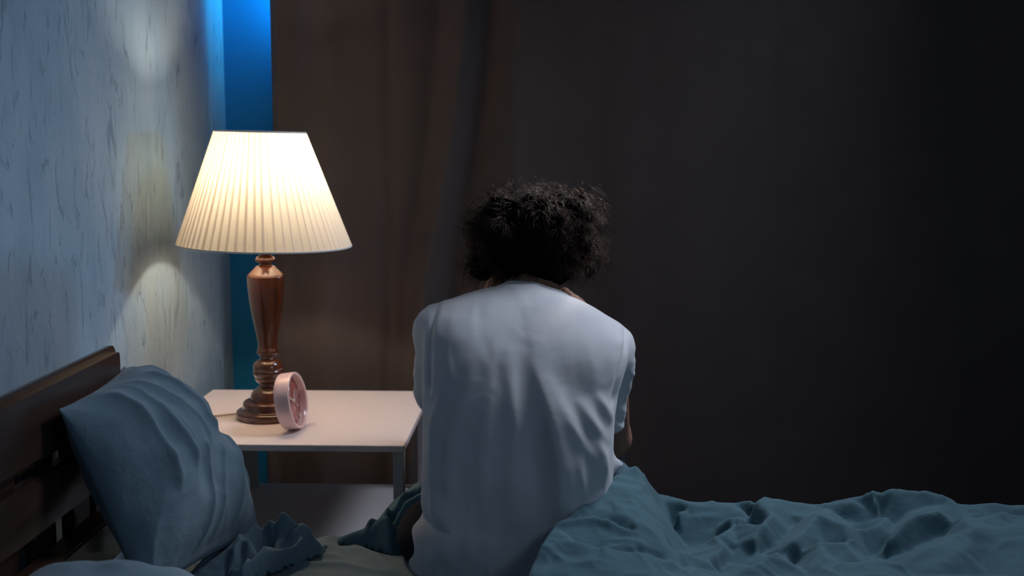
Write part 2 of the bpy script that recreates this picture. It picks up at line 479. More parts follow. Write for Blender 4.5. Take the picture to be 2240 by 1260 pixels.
# ------------------------------------------------------------------ lamp
LX, LY = -.695, 2.833
def build_lamp():
    t = empty('table_lamp', (LX, LY, TZ), 'lit table lamp with pleated cream shade on a turned brown wooden base', 'lamp')
    k = 2.875 / F
    c = (LX, LY, 0)
    def z(py): return TZ + (925 - py - 8) * k * 1.0
    def P(l): return [(r * k,) + (z(py),) + tuple(e) for r, py, *e in l]
    base = [(0.5, 917, 1), (70, 917, 1), (72, 913), (72, 903), (68, 899), (60, 897, 1), (58, 893), (57, 884), (53, 879), (40, 876, 1)]
    lathe('base', smooth_prof(P(base)), c, M_lampwood, t)
    col_ = [(40, 876, 1), (39.5, 868), (35, 858), (26, 850), (20, 845, 1), (19, 841, 1), (26, 836), (30, 828, 1), (29, 826, 1), (33, 818), (33.5, 811, 1),
            (32, 809, 1), (33, 803), (29, 793), (20, 786, 1), (17, 783), (18, 778, 1), (23, 774), (24, 768), (22, 763, 1), (21, 760, 1),
            (22, 745), (26, 720), (31, 695), (36, 665), (39, 638), (41, 612), (41, 602, 1), (39, 598, 1), (20, 580, 1), (13, 577, 1), (13, 574, 1),
            (19, 571), (22, 566), (19, 560), (13, 557, 1), (13, 552, 1), (29, 549, 1), (31, 546), (29, 543, 1), (10, 542, 1)]
    lathe('turned_column', smooth_prof(P(col_)), c, M_lampwood, t)
    # socket, bulb
    zb = z(393)
    lathe('socket', [(.012, z(542)), (.012, zb - .075), (.017, zb - .074), (.022, zb - .018), (.0235, zb - .009), (.022, zb - .008)], c, M_socket, t, 32)
    lathe('bulb', smooth_prof([(.021, zb - .0078), (.027, zb + .001), (.030, zb + .014), (.026, zb + .027), (.014, zb + .037), (.001, zb + .040)]), c, M_bulb, t, 32)
    # pleated shade (open cone, soft pleats), leaning a touch to the left
    n, m = 1240, 36
    z0, z1 = z(533), z(291) + .002
    vs_, fs, fold = [], [], []
    rs = np.random.default_rng(4); NP = 62
    jit = rs.normal(0, .18, NP); amp = .6 + rs.random(NP) * .8
    for j in range(m):
        v = j / (m - 1)
        r0 = (187 + (97 - 187) * v) * k
        for i in range(n):
            a = 2 * math.pi * i / n
            u = a / (2 * math.pi) * NP + .25 * math.sin(3 * a + 1) + .12 * math.sin(7 * a) * v
            kk = int(u) % NP; f = u - int(u)
            f = min(max(f + jit[kk] * .3, 0), 1)
            pl = (f ** .7) if f < .82 else (1 - f) / .18 * .82 ** .7      # knife pleat
            fold.append(min(1, max(0, (f - .62) / .12)) * (1 if f < .94 else max(0, (1 - f) / .06)) * (.5 + .5 * amp[kk] / 1.4))
            r = r0 + .0042 * amp[kk] * (pl - .5) * (1.0 - .35 * v)
            zz = z0 + (z1 - z0) * v
            x = r * math.cos(a); y = r * math.sin(a)
            zz += -x * .024
            vs_.append((LX + x - .004 * v, LY + y, zz))
    for j in range(m - 1):
        for i in range(n):
            i2 = (i + 1) % n
            fs.append((j * n + i, j * n + i2, (j + 1) * n + i2, (j + 1) * n + i))
    so = mesh_obj('lamp_shade', vs_, fs, M_shade, t)
    at_ = so.data.attributes.new('fold', 'FLOAT', 'POINT'); at_.data.foreach_set('value', fold)
    for nm, v in (('shade_hoop', 0.0), ('shade_hoop', 1.0)):
        r = (187 + (97 - 187) * v) * k; pts = []
        for i in range(121):
            a = 2 * math.pi * i / 120; x = r * math.cos(a)
            pts.append((LX + x - .004 * v, LY + r * math.sin(a), z0 + (z1 - z0) * v - x * .024))
        tube(nm, pts, .0022, M_socket, t)
    r = 97 * k; zt = z1
    for a in (0.5, 0.5 + 2.094, 0.5 + 4.188):
        tube('shade_spoke', [(LX, LY, zb + .055), (LX + .5 * r * math.cos(a), LY + .5 * r * math.sin(a), zb + .06), (LX + r * math.cos(a), LY + r * math.sin(a), zt)], .0012, M_socket, t)
    tube('cord', [(LX - .074, LY + .01, TZ + .006), (LX - .10, LY + .008, TZ + .004), (LX - .14, LY - .012, TZ + .003), (LX - .18, LY - .022, TZ + .0026), (LX - .222, LY - .012, TZ + .0026)], .0022, M_cord, t)
build_lamp()

# ------------------------------------------------------------------ clock
def build_clock():
    D, T = .133, .036
    c0 = Vector((-.612, 2.708, TZ))
    t = empty('alarm_clock', c0, 'round pearly pink clock with coral face standing on the table beside the lamp', 'clock')
    ang = R(-6); tilt = R(9)
    ax = Vector((math.cos(ang) * math.cos(tilt), math.sin(ang) * math.cos(tilt), math.sin(tilt)))
    M = ax.to_track_quat('Z', 'Y').to_matrix()
    r = D / 2
    c = c0 + Vector((0, 0, r * math.cos(tilt) + T / 2 * math.sin(tilt) + .0005))
    h = T / 2
    lathe('case', smooth_prof([(r * .5, -h, 1), (r - .004, -h), (r - .001, -h + .003), (r, -h + .008), (r, h - .004), (r - .0015, h - .0005), (r - .004, h), (r - .0065, h - .002, 1), (r - .008, h - .016, 1)], 4), c, M_clock, t, 96, M)
    lathe('dial', [(.0005, h - .0175), (r - .0075, h - .0175), (r - .0075, h - .016), (.0005, h - .016)], c, M_dial, t, 64, M)
    bm = bmesh.new()
    for i in range(12):
        a = i * math.pi / 6
        g = bmesh.ops.create_cube(bm, size=1)
        for v in g['verts']:
            p = Vector((v.co.x * .0022 * (1.6 if i % 3 == 0 else 1), v.co.y * .008 + (r - .018), v.co.z * .001 + h - .0152))
            p = Matrix.Rotation(a, 3, 'Z') @ p
            v.co = c + (M @ p)
    bm_obj('hour_marks', bm, M_mark, t)
    for (a, L, wd) in ((1.1, .042, .003), (-.7, .030, .004)):
        bm = bmesh.new(); g = bmesh.ops.create_cube(bm, size=1)
        for v in g['verts']:
            p = Vector((v.co.x * wd, (v.co.y + .42) * L, v.co.z * .001 + h - .013 + (.001 if L > .04 else 0)))
            v.co = c + (M @ (Matrix.Rotation(a, 3, 'Z') @ p))
        bm_obj('clock_hand', bm, M_hand, t)
    lathe('hub', [(.004, h - .016), (.004, h - .010), (.001, h - .009)], c, M_hand, t, 24, M)
    lathe('glass', [(.0005, h - .005), (r - .0068, h - .005), (r - .0068, h - .0045), (.0005, h - .0045)], c, M_glass, t, 64, M)
build_clock()

# ------------------------------------------------------------------ bed
MZ = .46
def board(name, y0, y1, z0, z1, x0, x1, parent, rad=.012, endrad=.03):
    """board standing on edge along y, its far top corner rounded"""
    bm = bmesh.new()
    prof = []
    n = 8
    prof.append((y0, z0)); prof.append((y1, z0))
    for i in range(n + 1):
        a = i / n * math.pi / 2
        prof.append((y1 - endrad + endrad * math.cos(a), z1 - endrad + endrad * math.sin(a)))
    prof.append((y0, z1))
    A = [bm.verts.new((x1, y, z)) for y, z in prof]; f = bm.faces.new(A)
    g = bmesh.ops.extrude_face_region(bm, geom=[f])
    for v in g['geom']:
        if isinstance(v, bmesh.types.BMVert): v.co.x = x0
    bmesh.ops.recalc_face_normals(bm, faces=bm.faces)
    sharp = [e for e in bm.edges if len(e.link_faces) == 2 and e.calc_face_angle() > 1.0]
    bmesh.ops.bevel(bm, geom=sharp, offset=rad, segments=4, affect='EDGES')
    return bm_obj(name, bm, M_bedwood, parent)
def build_bed():
    t = empty('bed', (.1, 1.5, 0), 'dark brown wooden bed frame with a boarded headboard against the blue wall', 'bed')
    board('headboard_panel', .6, 2.300, .742, .880, -.890, -.856, t, .013, .022)
    board('headboard_panel', .6, 2.290, .625, .722, -.886, -.856, t, .006, .012)
    box('side_rail', (-.84, .68, .20), (1.25, .72, .29), M_bedwood, t)
    box('side_rail', (-.84, 2.32, .20), (1.25, 2.36, .29), M_bedwood, t)
    board('headboard_rail', .64, 2.16, .50, .583, -.872, -.820, t, .004, .006)
    for y in (.70, .86, 1.02, 1.18, 1.34, 1.50, 1.66, 1.80, 1.95, 2.105, 2.215):
        box('headboard_post', (-.912, y, 0 if y in (.70, 2.215) else .48), (-.889, y + .082, .86), M_bedwood, t)
    for (x, y) in ((1.18, .64), (1.18, 2.29), (-.84, .64), (-.84, 2.29)):
        box('leg', (x, y, 0), (x + .06, y + .06, .30), M_bedwood, t)
    for k in range(10):
        x = -.76 + k * .21
        box('slat', (x, .66, .285), (x + .09, 2.34, .298), M_bedwood, t, .002)
    # loop of white rope tied round the end of the lower rail
    pts = []
    for i in range(90):
        s = i / 89; a = s * 5 * 2 * math.pi
        pts.append((-.795 + .013 * math.cos(a) + .012, 2.122 + .0 + .013 * math.sin(a), .515 + s * .045))
    tube('rope_binding', pts, .0035, M_rope, t)
build_bed()

def build_mattress():
    nx, ny = 300, 300
    x0, x1, y0, y1, zb = -.80, 1.22, .66, 2.385, .300
    # rounded slab as a deformed box-like superellipse shell
    def shell(off, z0, z1):
        bm = bmesh.new()
        return bm
    t = empty('mattress', ((x0 + x1) / 2, (y0 + y1) / 2, zb), 'mattress under a wrinkled grey blue fitted sheet on the bed', 'mattress')
    box('core', (x0 + .01, y0 + .01, zb), (x1 - .01, y1 - .01, MZ - .012), M_sheet, t, .03, 4)
    # fitted sheet: top with rounded edges down the sides
    us = np.concatenate([np.linspace(x0 - .004, x0 + .0, 2), np.linspace(x0 + .002, x1 - .002, nx), np.linspace(x1, x1 + .004, 2)])
    vs1 = np.linspace(y0, y1, ny)
    X, Y = np.meshgrid(np.linspace(x0, x1, nx), vs1, indexing='ij')
    P = np.column_stack([X.ravel(), Y.ravel()])
    rr = .035
    dx = np.minimum(P[:, 0] - x0, x1 - P[:, 0]); dy = np.minimum(P[:, 1] - y0, y1 - P[:, 1])
    d = np.minimum(dx, dy)
    z = MZ - rr + np.sqrt(np.clip(rr * rr - np.clip(rr - d, 0, rr) ** 2, 0, None))
    z[d < 1e-6] = zb + .01
    wr = .0030 * ridged(np.column_stack([P[:, 0] * 5, P[:, 1] * 11]), 5, 3, .8) + .004 * fbm(P * 5, 8, 3)
    def s(pts, h, wl, wr_): 
        q = [on(px, py, MZ) for px, py in pts]
        return stroke(P, q, h, wl, wr_, soft=.3)
    wr = wr + s([(690, 1172), (760, 1190), (830, 1225), (870, 1260)], .010, .01, .02) + s([(560, 1250), (640, 1236), (760, 1240), (860, 1262)], .009, .012, .012)
    wr = wr + s([(640, 1205), (720, 1196), (790, 1212)], .006, .01, .01) + s([(600, 1222), (680, 1214), (750, 1220)], .006, .01, .01)
    z = z + wr * smooth01(d, 0, .03)
    idx = np.arange(nx * ny).reshape(nx, ny)
    f = np.stack([idx[:-1, :-1], idx[1:, :-1], idx[1:, 1:], idx[:-1, 1:]], -1).reshape(-1, 4)
    mesh_obj('fitted_sheet', np.column_stack([P, z]), f, M_sheet, t)
build_mattress()

# ------------------------------------------------------------------ pillows
def pillow(name, corners, thick, mt, label, wr_fn=None, bend=0, seed=0, nu=170, nv=150, pinch=.10, group=None):
    A, B, C, D = [Vector(c) for c in corners]      # (u0v1) (u1v1) (u1v0) (u0v0)
    nrm = ((B - A).cross(D - A)).normalized()
    up = nrm
    U, V = np.meshgrid(np.linspace(-1, 1, nu), np.linspace(-1, 1, nv), indexing='ij')
    u, v = U.ravel(), V.ravel()
    pu = u * (1 - pinch * (1 - v * v) * np.abs(u) ** 3 * .0) ; pv = v
    # pincushion outline: edges drawn in between the corners
    pu = u * (1 - pinch * (1 - v * v) * .5); pv = v * (1 - pinch * (1 - u * u) * .5)
    a = ((pu + 1) / 2)[:, None]; b_ = ((pv + 1) / 2)[:, None]
    A_, B_, C_, D_ = [np.array(q) for q in (A, B, C, D)]
    base = (A_ * (1 - a) + B_ * a) * b_ + (D_ * (1 - a) + C_ * a) * (1 - b_)
    T = thick * np.clip((1 - np.abs(u) ** 2.4) * (1 - np.abs(v) ** 2.8), 0, 1) ** .66
    n = np.array(nrm)
    W = (B - A).length; H = (A - D).length
    Q = np.column_stack([u * W / 2, v * H / 2])
    edge = np.clip(np.minimum(1 - np.abs(u), 1 - np.abs(v)) / .25, 0, 1)
    # creases drawn in from the seams
    cre = .006 * ridged(np.column_stack([Q[:, 0] * 9, Q[:, 1] * 5]), seed + 3, 2, .9) * (1.15 - edge * .6) + .010 * fbm(Q * 7, seed, 3)
    w_top = cre + (wr_fn(u, v) if wr_fn else 0)
    w_bot = .004 * fbm(Q * 8, seed + 9, 3)
    fade = smooth01(np.minimum(1 - np.abs(u), 1 - np.abs(v)), 0, .08)
    bow = bend * (1 - u * u * .3) * (1 - v * v)
    top = base + n * ((T * .62 + w_top * fade) + bow)[:, None]
    bot = base - n * ((T * .38 + w_bot * fade) - bow)[:, None]
    idx = np.arange(nu * nv).reshape(nu, nv)
    f1 = np.stack([idx[:-1, :-1], idx[1:, :-1], idx[1:, 1:], idx[:-1, 1:]], -1).reshape(-1, 4)
    f2 = f1[:, ::-1] + nu * nv
    vv = np.concatenate([top, bot]); ff = np.concatenate([f1, f2])
    o = mesh_obj(name, vv, ff, mt)
    bm = bmesh.new(); bm.from_mesh(o.data); bmesh.ops.remove_doubles(bm, verts=bm.verts, dist=.0006)
    bmesh.ops.recalc_face_normals(bm, faces=bm.faces); bm.to_mesh(o.data); bm.free()
    tag(o, label, 'pillow', group)
    return o
PILLOW_A = at(272, 800, 2.36); PILLOW_B = at(128, 895, 1.93)
def wr_far(u, v):
    P = np.column_stack([u, v]); r = 0
    # u=-1 at the far end, v=+1 at the top
    for pts, h, a, b_ in (([(-.6, .95), (-.45, .4), (-.35, 0)], .006, .06, .05),
                          ([(-.35, .85), (-.25, .35), (-.12, .1), (-.3, -.1)], .013, .05, .07),
                          ([(0, .9), (.1, .3), (.05, -.2)], .011, .06, .06),
                          ([(.35, .95), (.42, .3), (.38, -.3)], .013, .06, .07),
                          ([(.65, .9), (.62, .2), (.66, -.4)], .014, .06, .07),
                          ([(-.6, -.1), (-.4, -.5), (-.3, -.9)], .010, .05, .06),
                          ([(-.15, -.2), (0, -.6), (.05, -.95)], .010, .05, .06),
                          ([(.2, -.1), (.25, -.6), (.3, -.95)], .010, .05, .06),
                          ([(-.9, .2), (-.8, -.2), (-.75, -.7)], .009, .04, .05)):
        r = r + stroke(P, pts, h, a, b_, soft=.25)
    return r
pillow('pillow', [PILLOW_A, PILLOW_B, (-.700, 1.93, .505), (-.585, 2.28, .50)], .20, M_pillow,
       'plump grey-blue pillow leaning upright on the headboard', wr_far, bend=.008, seed=20)
pillow('pillow', [(-.84, 1.80, .545), (-.84, 1.36, .545), (-.47, 1.38, .535), (-.47, 1.78, .535)], .215, M_pillow,
       'low rounded grey-blue pillow lying flat in the bottom left corner of the picture', None, seed=41)

# ------------------------------------------------------------------ duvet
def tin(lines, P, extra=()):
    """height over the bed interpolated between surveyed fold lines"""
    from mathutils.geometry import delaunay_2d_cdt
    pv, pz, pe, key = [], [], [], {}
    for ln in lines:
        prev = None
        for (a, b_, z_) in ln:
            if (a, b_) not in key:
                p = on(a, b_, z_); key[(a, b_)] = len(pv); pv.append(Vector((p.x, p.y))); pz.append(z_)
            k = key[(a, b_)]
            if prev is not None and prev != k: pe.append((prev, k))
            prev = k
    for x_, y_, z_ in extra: pv.append(Vector((x_, y_))); pz.append(z_)
    ov, oe, of, ovi, _, _ = delaunay_2d_cdt(pv, pe, [], 0, 1e-5)
    oz = [pz[i[0]] if len(i) else None for i in ovi]
    for i, zv in enumerate(oz):
        if zv is None:
            dd = sorted(((ov[i] - q).length, k) for k, q in enumerate(pv))[:3]
            oz[i] = sum(pz[k] / (d_ + 1e-4) for d_, k in dd) / sum(1 / (d_ + 1e-4) for d_, k in dd)
    H = np.full(len(P), np.nan); px, py = P[:, 0], P[:, 1]
    for tri in of:
        A_, B_, C_ = [ov[i] for i in tri]
        m = (px >= min(A_.x, B_.x, C_.x)) & (px <= max(A_.x, B_.x, C_.x)) & (py >= min(A_.y, B_.y, C_.y)) & (py <= max(A_.y, B_.y, C_.y))
        det = (B_.y - C_.y) * (A_.x - C_.x) + (C_.x - B_.x) * (A_.y - C_.y)
        if not m.any() or abs(det) < 1e-12: continue
        q = P[m]
        w1 = ((B_.y - C_.y) * (q[:, 0] - C_.x) + (C_.x - B_.x) * (q[:, 1] - C_.y)) / det
        w2 = ((C_.y - A_.y) * (q[:, 0] - C_.x) + (A_.x - C_.x) * (q[:, 1] - C_.y)) / det
        w3 = 1 - w1 - w2
        ins = (w1 >= -1e-6) & (w2 >= -1e-6) & (w3 >= -1e-6)
        H[np.nonzero(m)[0][ins]] = (w1 * oz[tri[0]] + w2 * oz[tri[1]] + w3 * oz[tri[2]])[ins]
    return H
def blur(H, it, nx, ny):
    G = H.reshape(nx, ny)
    for _ in range(it):
        Gp = np.pad(G, 1, mode='edge')
        G = .5 * G + .125 * (Gp[2:, 1:-1] + Gp[:-2, 1:-1] + Gp[1:-1, 2:] + Gp[1:-1, :-2])
    return G.ravel()
AMP = 1.15
def build_duvet():
    x0, x1, y0, y1 = -.47, 1.42, 1.50, 2.50
    nx, ny = 520, 330
    X, T = np.meshgrid(np.linspace(x0, x1, nx), np.linspace(0, 1, ny), indexing='ij')
    # T: along the bed width, then hanging over the far side
    Lt = (y1 - y0) + .26
    S = T * Lt
    Y = y0 + S
    P = np.column_stack([X.ravel(), Y.ravel()])
    px, py = P[:, 0], P[:, 1]
    def s(pts, h, wl, wr_, z=.525, soft=.15, ends=.12):
        q = [on(a, b_, z) for a, b_ in pts]
        return stroke(P, q, h, wl, wr_, soft=soft, ends=ends)
    # crest and valley lines of the big folds: (column, row, height over the mean level in mm)
    L = [
     [(1425,1080,14),(1450,1090,14),(1500,1096,12),(1566,1098,16),(1600,1102,8),(1640,1095,16),(1665,1085,26),(1700,1092,24),(1740,1100,14),(1800,1103,10),(1860,1097,14),(1885,1085,20),(1910,1066,34),(1950,1069,32),(1985,1073,29),(2020,1071,32),(2060,1080,27),(2074,1090,20),(2085,1100,12),(2150,1102,18),(2240,1107,18),(2330,1110,18)],
     [(1442,1123,8),(1477,1116,14),(1507,1104,17),(1566,1098,16)],
     [(1474,1168,-20),(1496,1192,-22),(1530,1197,-22),(1560,1186,-22)],
     [(1566,1098,16),(1563,1150,-4),(1545,1180,-16)],
     [(1665,1085,26),(1646,1096,24),(1600,1130,16),(1561,1166,6),(1540,1187,-8)],
     [(1648,1112,-6),(1643,1150,-16),(1630,1185,-24),(1580,1198,-24)],
     [(1700,1092,24),(1685,1125,22),(1667,1147,18),(1655,1182,8),(1654,1214,-10)],
     [(1738,1142,2),(1722,1172,-4),(1692,1200,-10),(1662,1224,-18)],
     [(1741,1131,8),(1770,1129,16),(1795,1128,20),(1846,1148,18),(1870,1176,14),(1898,1222,-8)],
     [(1785,1131,18),(1740,1184,14),(1700,1210,10),(1680,1220,8),(1640,1240,2),(1600,1262,-4)],
     [(1740,1184,14),(1790,1187,15),(1846,1188,14),(1898,1222,-8)],
     [(1660,1254,-16),(1740,1240,-18),(1810,1226,-18),(1880,1228,-20)],
     [(1862,1150,-10),(1886,1186,-24),(1905,1222,-26),(1926,1212,-24)],
     [(1856,1146,0),(1872,1158,2),(1893,1155,4),(1915,1150,4),(1950,1168,-6)],
     [(1792,1119,0),(1836,1138,-8),(1886,1146,-10),(1925,1150,-14)],
     [(1805,1110,10),(1866,1099,14)],
     [(1910,1066,34),(1921,1094,22),(1942,1125,8),(1961,1148,-4)],
     [(1880,1104,8),(1902,1118,4),(1932,1142,-6),(1952,1158,-13)],
     [(1985,1124,4),(2026,1112,11),(2050,1106,15)],
     [(2020,1071,32),(2014,1090,16)],
     [(1931,1206,-12),(1941,1180,8),(1957,1160,16),(1980,1140,22),(2002,1124,26),(2050,1120,26),(2100,1128,24),(2130,1131,22)],
     [(2010,1196,-10),(2060,1178,-6),(2100,1152,2),(2130,1143,4)],
     [(1936,1224,-18),(1975,1216,-14),(2010,1199,-12)],
     [(2126,1131,22),(2190,1115,32),(2230,1130,24),(2320,1140,20)],
     [(2126,1156,0),(2182,1150,0),(2250,1150,0),(2330,1152,0)],
     [(1771,1262,-4),(1819,1236,8),(1860,1229,12),(1900,1227,14),(1971,1224,16),(2036,1195,20),(2080,1174,22),(2124,1159,26),(2180,1155,24),(2330,1153,24)],
     [(2036,1262,4),(2100,1205,18),(2117,1200,17),(2140,1230,2),(2155,1262,-4)],
     [(2180,1175,20),(2220,1215,14),(2260,1262,12)],
     [(1860,1262,-8),(1900,1250,0),(1971,1248,2),(2000,1262,2)],
     [(1612,1194,-6),(1585,1199,2),(1551,1223,4),(1510,1243,0),(1490,1262,-6)],
     [(1606,1216,-18),(1590,1235,-20),(1560,1262,-22)],
     [(1530,1206,-22),(1490,1228,-22),(1470,1250,-20)],
     [(1580,1262,-12),(1640,1250,0),(1700,1262,-6)],
    ]
    L = [[(a, b_, .550 - (b_ - 1090) * .00018 + h * .001 * AMP) for a, b_, h in ln] for ln in L]
    LEFT = [(1345,1036,.638),(1320,1058,.632),(1290,1082,.625),(1250,1113,.615),(1210,1143,.605),(1190,1175,.590),(1165,1225,.565),(1148,1268,.545)]
    L += [
     LEFT,
     [(1345,1036,.638),(1370,1021,.645),(1396,1023,.645),(1414,1060,.622),(1428,1085,.602),(1441,1120,.587),(1456,1160,.567),(1471,1196,.547),(1486,1236,.537),(1496,1272,.530)],
     [(1215,1141,.606),(1260,1127,.611),(1300,1126,.609),(1345,1139,.601),(1395,1158,.590),(1450,1192,.566)],
     [(1238,1149,.594),(1290,1143,.593),(1340,1155,.584),(1378,1168,.578)],
     [(1222,1159,.592),(1290,1151,.592),(1350,1168,.582),(1410,1192,.572),(1455,1214,.555)],
     [(1205,1192,.582),(1260,1184,.584),(1330,1194,.577),(1400,1206,.567)],
     [(1270,1204,.566),(1350,1212,.562),(1430,1216,.553)],
     [(1200,1228,.563),(1300,1226,.565),(1400,1232,.558),(1478,1240,.541)],
     [(1290,1101,.617),(1325,1120,.606)], [(1335,1088,.621),(1345,1128,.603)], [(1380,1080,.622),(1405,1130,.600)],
     [(1310,1092,.619),(1338,1118,.605)], [(1362,1100,.613),(1380,1135,.598)],
     [(1180,1290,.540),(1300,1290,.540),(1450,1290,.530)],
    ]
    extra = []
    for x_ in (-.9, -.4, 0, .2, .5, .8, 1.1, 1.45, 1.7):
        for y_, z_ in ((2.62, .50), (2.47, .505), (1.95, .515), (1.85, .50), (1.7, .525), (1.4, .51)):
            if y_ < 1.9 or x_ < -.3 or x_ > 1.2 or y_ > 2.6 or (y_ > 2.4 and x_ > .3): extra.append((x_, y_, z_ + .012 * math.sin(x_ * 17 + y_ * 9)))
    for a, b_, z_ in LEFT:
        p = on(a, b_, z_); extra.append((p.x - .035, p.y - .003, z_ - .07))
    extra += [(.135, 2.36, .635), (.135, 2.48, .60), (.27, 2.44, .50)]
    z_right = tin(L, P, extra); z_right = np.where(np.isnan(z_right), .505, z_right)
    z_right = blur(z_right, 2, nx, ny)
    z_right = z_right + .0026 * ridged(np.column_stack([px * 15 + py * 9, py * 22 - px * 6]), 31, 2, 1.0) + .0022 * fbm(P * 14, 33, 2)
    LL = [
     [(735,1178,.462),(752,1171,.481),(800,1153,.500),(812,1122,.530),(845,1090,.560),(880,1056,.592),(930,1012,.632),(975,985,.650)],
     [(850,1106,.546),(890,1079,.568),(930,1054,.590)],
     [(818,1138,.513),(848,1117,.540),(885,1091,.562),(940,1060,.592)],
     [(835,1146,.505),(880,1122,.530),(935,1090,.556)],
     [(752,1173,.480),(800,1166,.492),(850,1148,.503),(890,1130,.522),(945,1104,.548)],
     [(735,1205,.452),(800,1215,.452),(850,1232,.452),(900,1250,.452),(960,1275,.452)],
     [(752,1178,.463),(800,1180,.463),(850,1196,.463),(900,1214,.463),(960,1240,.463)],
    ]
    zl = tin(LL, P, [(-.50, 2.48, .44), (-.40, 2.52, .46), (-.28, 2.56, .56), (-.12, 2.56, .62), (-.1, 2.2, .47), (-.1, 2.4, .62)])
    left_ok = ~np.isnan(zl); zl = np.where(left_ok, zl, MZ)
    zl = blur(zl, 2, nx, ny) + .0012 * ridged(P * 22, 77, 2, .8)
    z_left = zl
    wl = smooth01(-px, .10, .20)
    z = z_right * (1 - wl) + z_left * wl
    # rolled edges: the left border of the right part and the pocket where the person sits
    LP = [on(a, b_, z_) for a, b_, z_ in LEFT][::-1]
    ey_, ex_ = [1.4] + [p.y for p in LP] + [2.36, 2.48, 2.55], [LP[0].x] + [p.x for p in LP] + [.115, .115, -.1]
    dl = px - np.interp(py, ey_, ex_) + .012
    isr = px > -.245
    roll = np.sqrt(np.clip(1 - (1 - np.clip(dl / .022, 0, 1)) ** 2, 0, 1))
    z = np.where(isr, (MZ + .006) + (z - MZ - .006) * roll, z)
    # hang over the far side of the bed
    ye = np.where(px < -.2, 2.40, 2.42)
    over = np.clip(py - ye, 0, None)
    R0 = .05
    a = np.clip(over / R0, 0, math.pi / 2)
    yy = np.where(over > 0, ye + R0 * np.sin(a), py)
    drop = R0 * (1 - np.cos(a)) + np.clip(over - R0 * math.pi / 2, 0, None)
    z = z - drop
    kill = ((py < 2.50) & (px > -.262) & (dl < 0.0)) | ((px <= -.245) & ~left_ok) | ((py >= 2.50) & (px > -.24) & (px < .12))
    # leave the legs free
    V3 = np.column_stack([px + .004 * fbm(P * 9, 5, 2), yy, z])
    idx = np.arange(nx * ny).reshape(nx, ny)
    F_ = np.stack([idx[:-1, :-1], idx[1:, :-1], idx[1:, 1:], idx[:-1, 1:]], -1).reshape(-1, 4)
    kill |= (px <= -.245) & (zl < MZ + .001)
    kill |= (px < -.40) & (py > 2.382)
    V3, F_ = keep(V3, F_, kill)
    lab = np.arange(len(V3))                      # drop loose scraps
    while True:
        m_ = lab[F_].min(1); nl = lab.copy()
        for k_ in range(4): np.minimum.at(nl, F_[:, k_], m_)
        nl = nl[nl]
        if (nl == lab).all(): break
        lab = nl
    cnt_ = np.bincount(lab, minlength=len(V3))
    V3, F_ = keep(V3, F_, cnt_[lab] < 400)
    e = mesh_obj('duvet', V3, F_, M_duvet)
    solidify(e, .004, -1)
    tag(e, 'crumpled teal blue duvet spread across the bed and bunched around the person', 'duvet')
build_duvet()

# crumpled cloth beside the leaning pillow
def build_bundle():
    nx, ny = 130, 170
    X, Y = np.meshgrid(np.linspace(-.70, -.42, nx), np.linspace(2.06, 2.44, ny), indexing='ij')
    P = np.column_stack([X.ravel(), Y.ravel()])
    top = [(500,1150,.535),(540,1141,.532),(558,1131,.541),(587,1122,.549),(597,1129,.540),(616,1105,.566),(636,1117,.556),(656,1143,.530),(678,1153,.520),(704,1182,.492),(710,1193,.472)]
    L = [top,
         [(503,1166,.523),(520,1158,.529),(526,1175,.530),(548,1184,.526),(574,1194,.516),(567,1225,.490),(560,1246,.474)],
         [(558,1170,.502),(585,1184,.492),(600,1172,.498),(592,1154,.512)],
         [(616,1105,.566),(613,1125,.546),(600,1145,.526)],
         [(587,1122,.549),(590,1140,.530)],
         [(606,1163,.517),(630,1154,.525),(647,1150,.528),(670,1152,.524),(692,1172,.506),(704,1185,.490)],
         [(600,1182,.498),(625,1178,.503),(650,1181,.504),(675,1188,.498),(700,1196,.476)],
         [(588,1206,.496),(615,1200,.501),(647,1191,.503)],
         [(600,1214,.486),(640,1206,.488),(680,1200,.480)],
         [(590,1226,.460),(647,1220,.460),(694,1209,.460),(716,1200,.460)],
         [(575,1238,.462),(562,1256,.460),(527,1266,.460),(495,1280,.458)],
         [(500,1240,.495),(530,1235,.500),(545,1210,.512)], [(498,1200,.512),(515,1205,.514)]]
    ex = []
    for a, b_, z_ in top:
        p = on(a, b_, z_); ex += [(p.x, p.y + .022, .475), (p.x, p.y + .035, .455)]
    p = on(500, 1280, .46); ex += [(-.70, p.y, .46), (-.70, 2.42, .46), (p.x - .03, 2.2, .50)]
    z = tin(L, P, ex); bad = np.isnan(z); z = np.where(bad, .455, z)
    z = blur(z, 7, nx, ny) + .0012 * ridged(P * 34, 12, 2, .9) + .003 * fbm(P * 30, 14, 2)
    idx = np.arange(nx * ny).reshape(nx, ny)
    F_ = np.stack([idx[:-1, :-1], idx[1:, :-1], idx[1:, 1:], idx[:-1, 1:]], -1).reshape(-1, 4)
    v_, f_ = keep(np.column_stack([P, z]), F_, (z < .4600) | (P[:, 1] > 2.395) | ((P[:, 1] > 2.36) & (z < .465)))
    o = mesh_obj('crumpled_cloth', v_, f_, M_pillow)
    solidify(o, .003, -1)
    tag(o, 'small crumpled grey-blue cloth lying on the sheet between the leaning pillow and the person', 'cloth')
build_bundle()

# ------------------------------------------------------------------ person
NECK0, NECK1 = (-.043, 2.425, .925), (-.038, 2.500, 1.03)
HEAD = np.array((-.036, 2.54, 1.075))
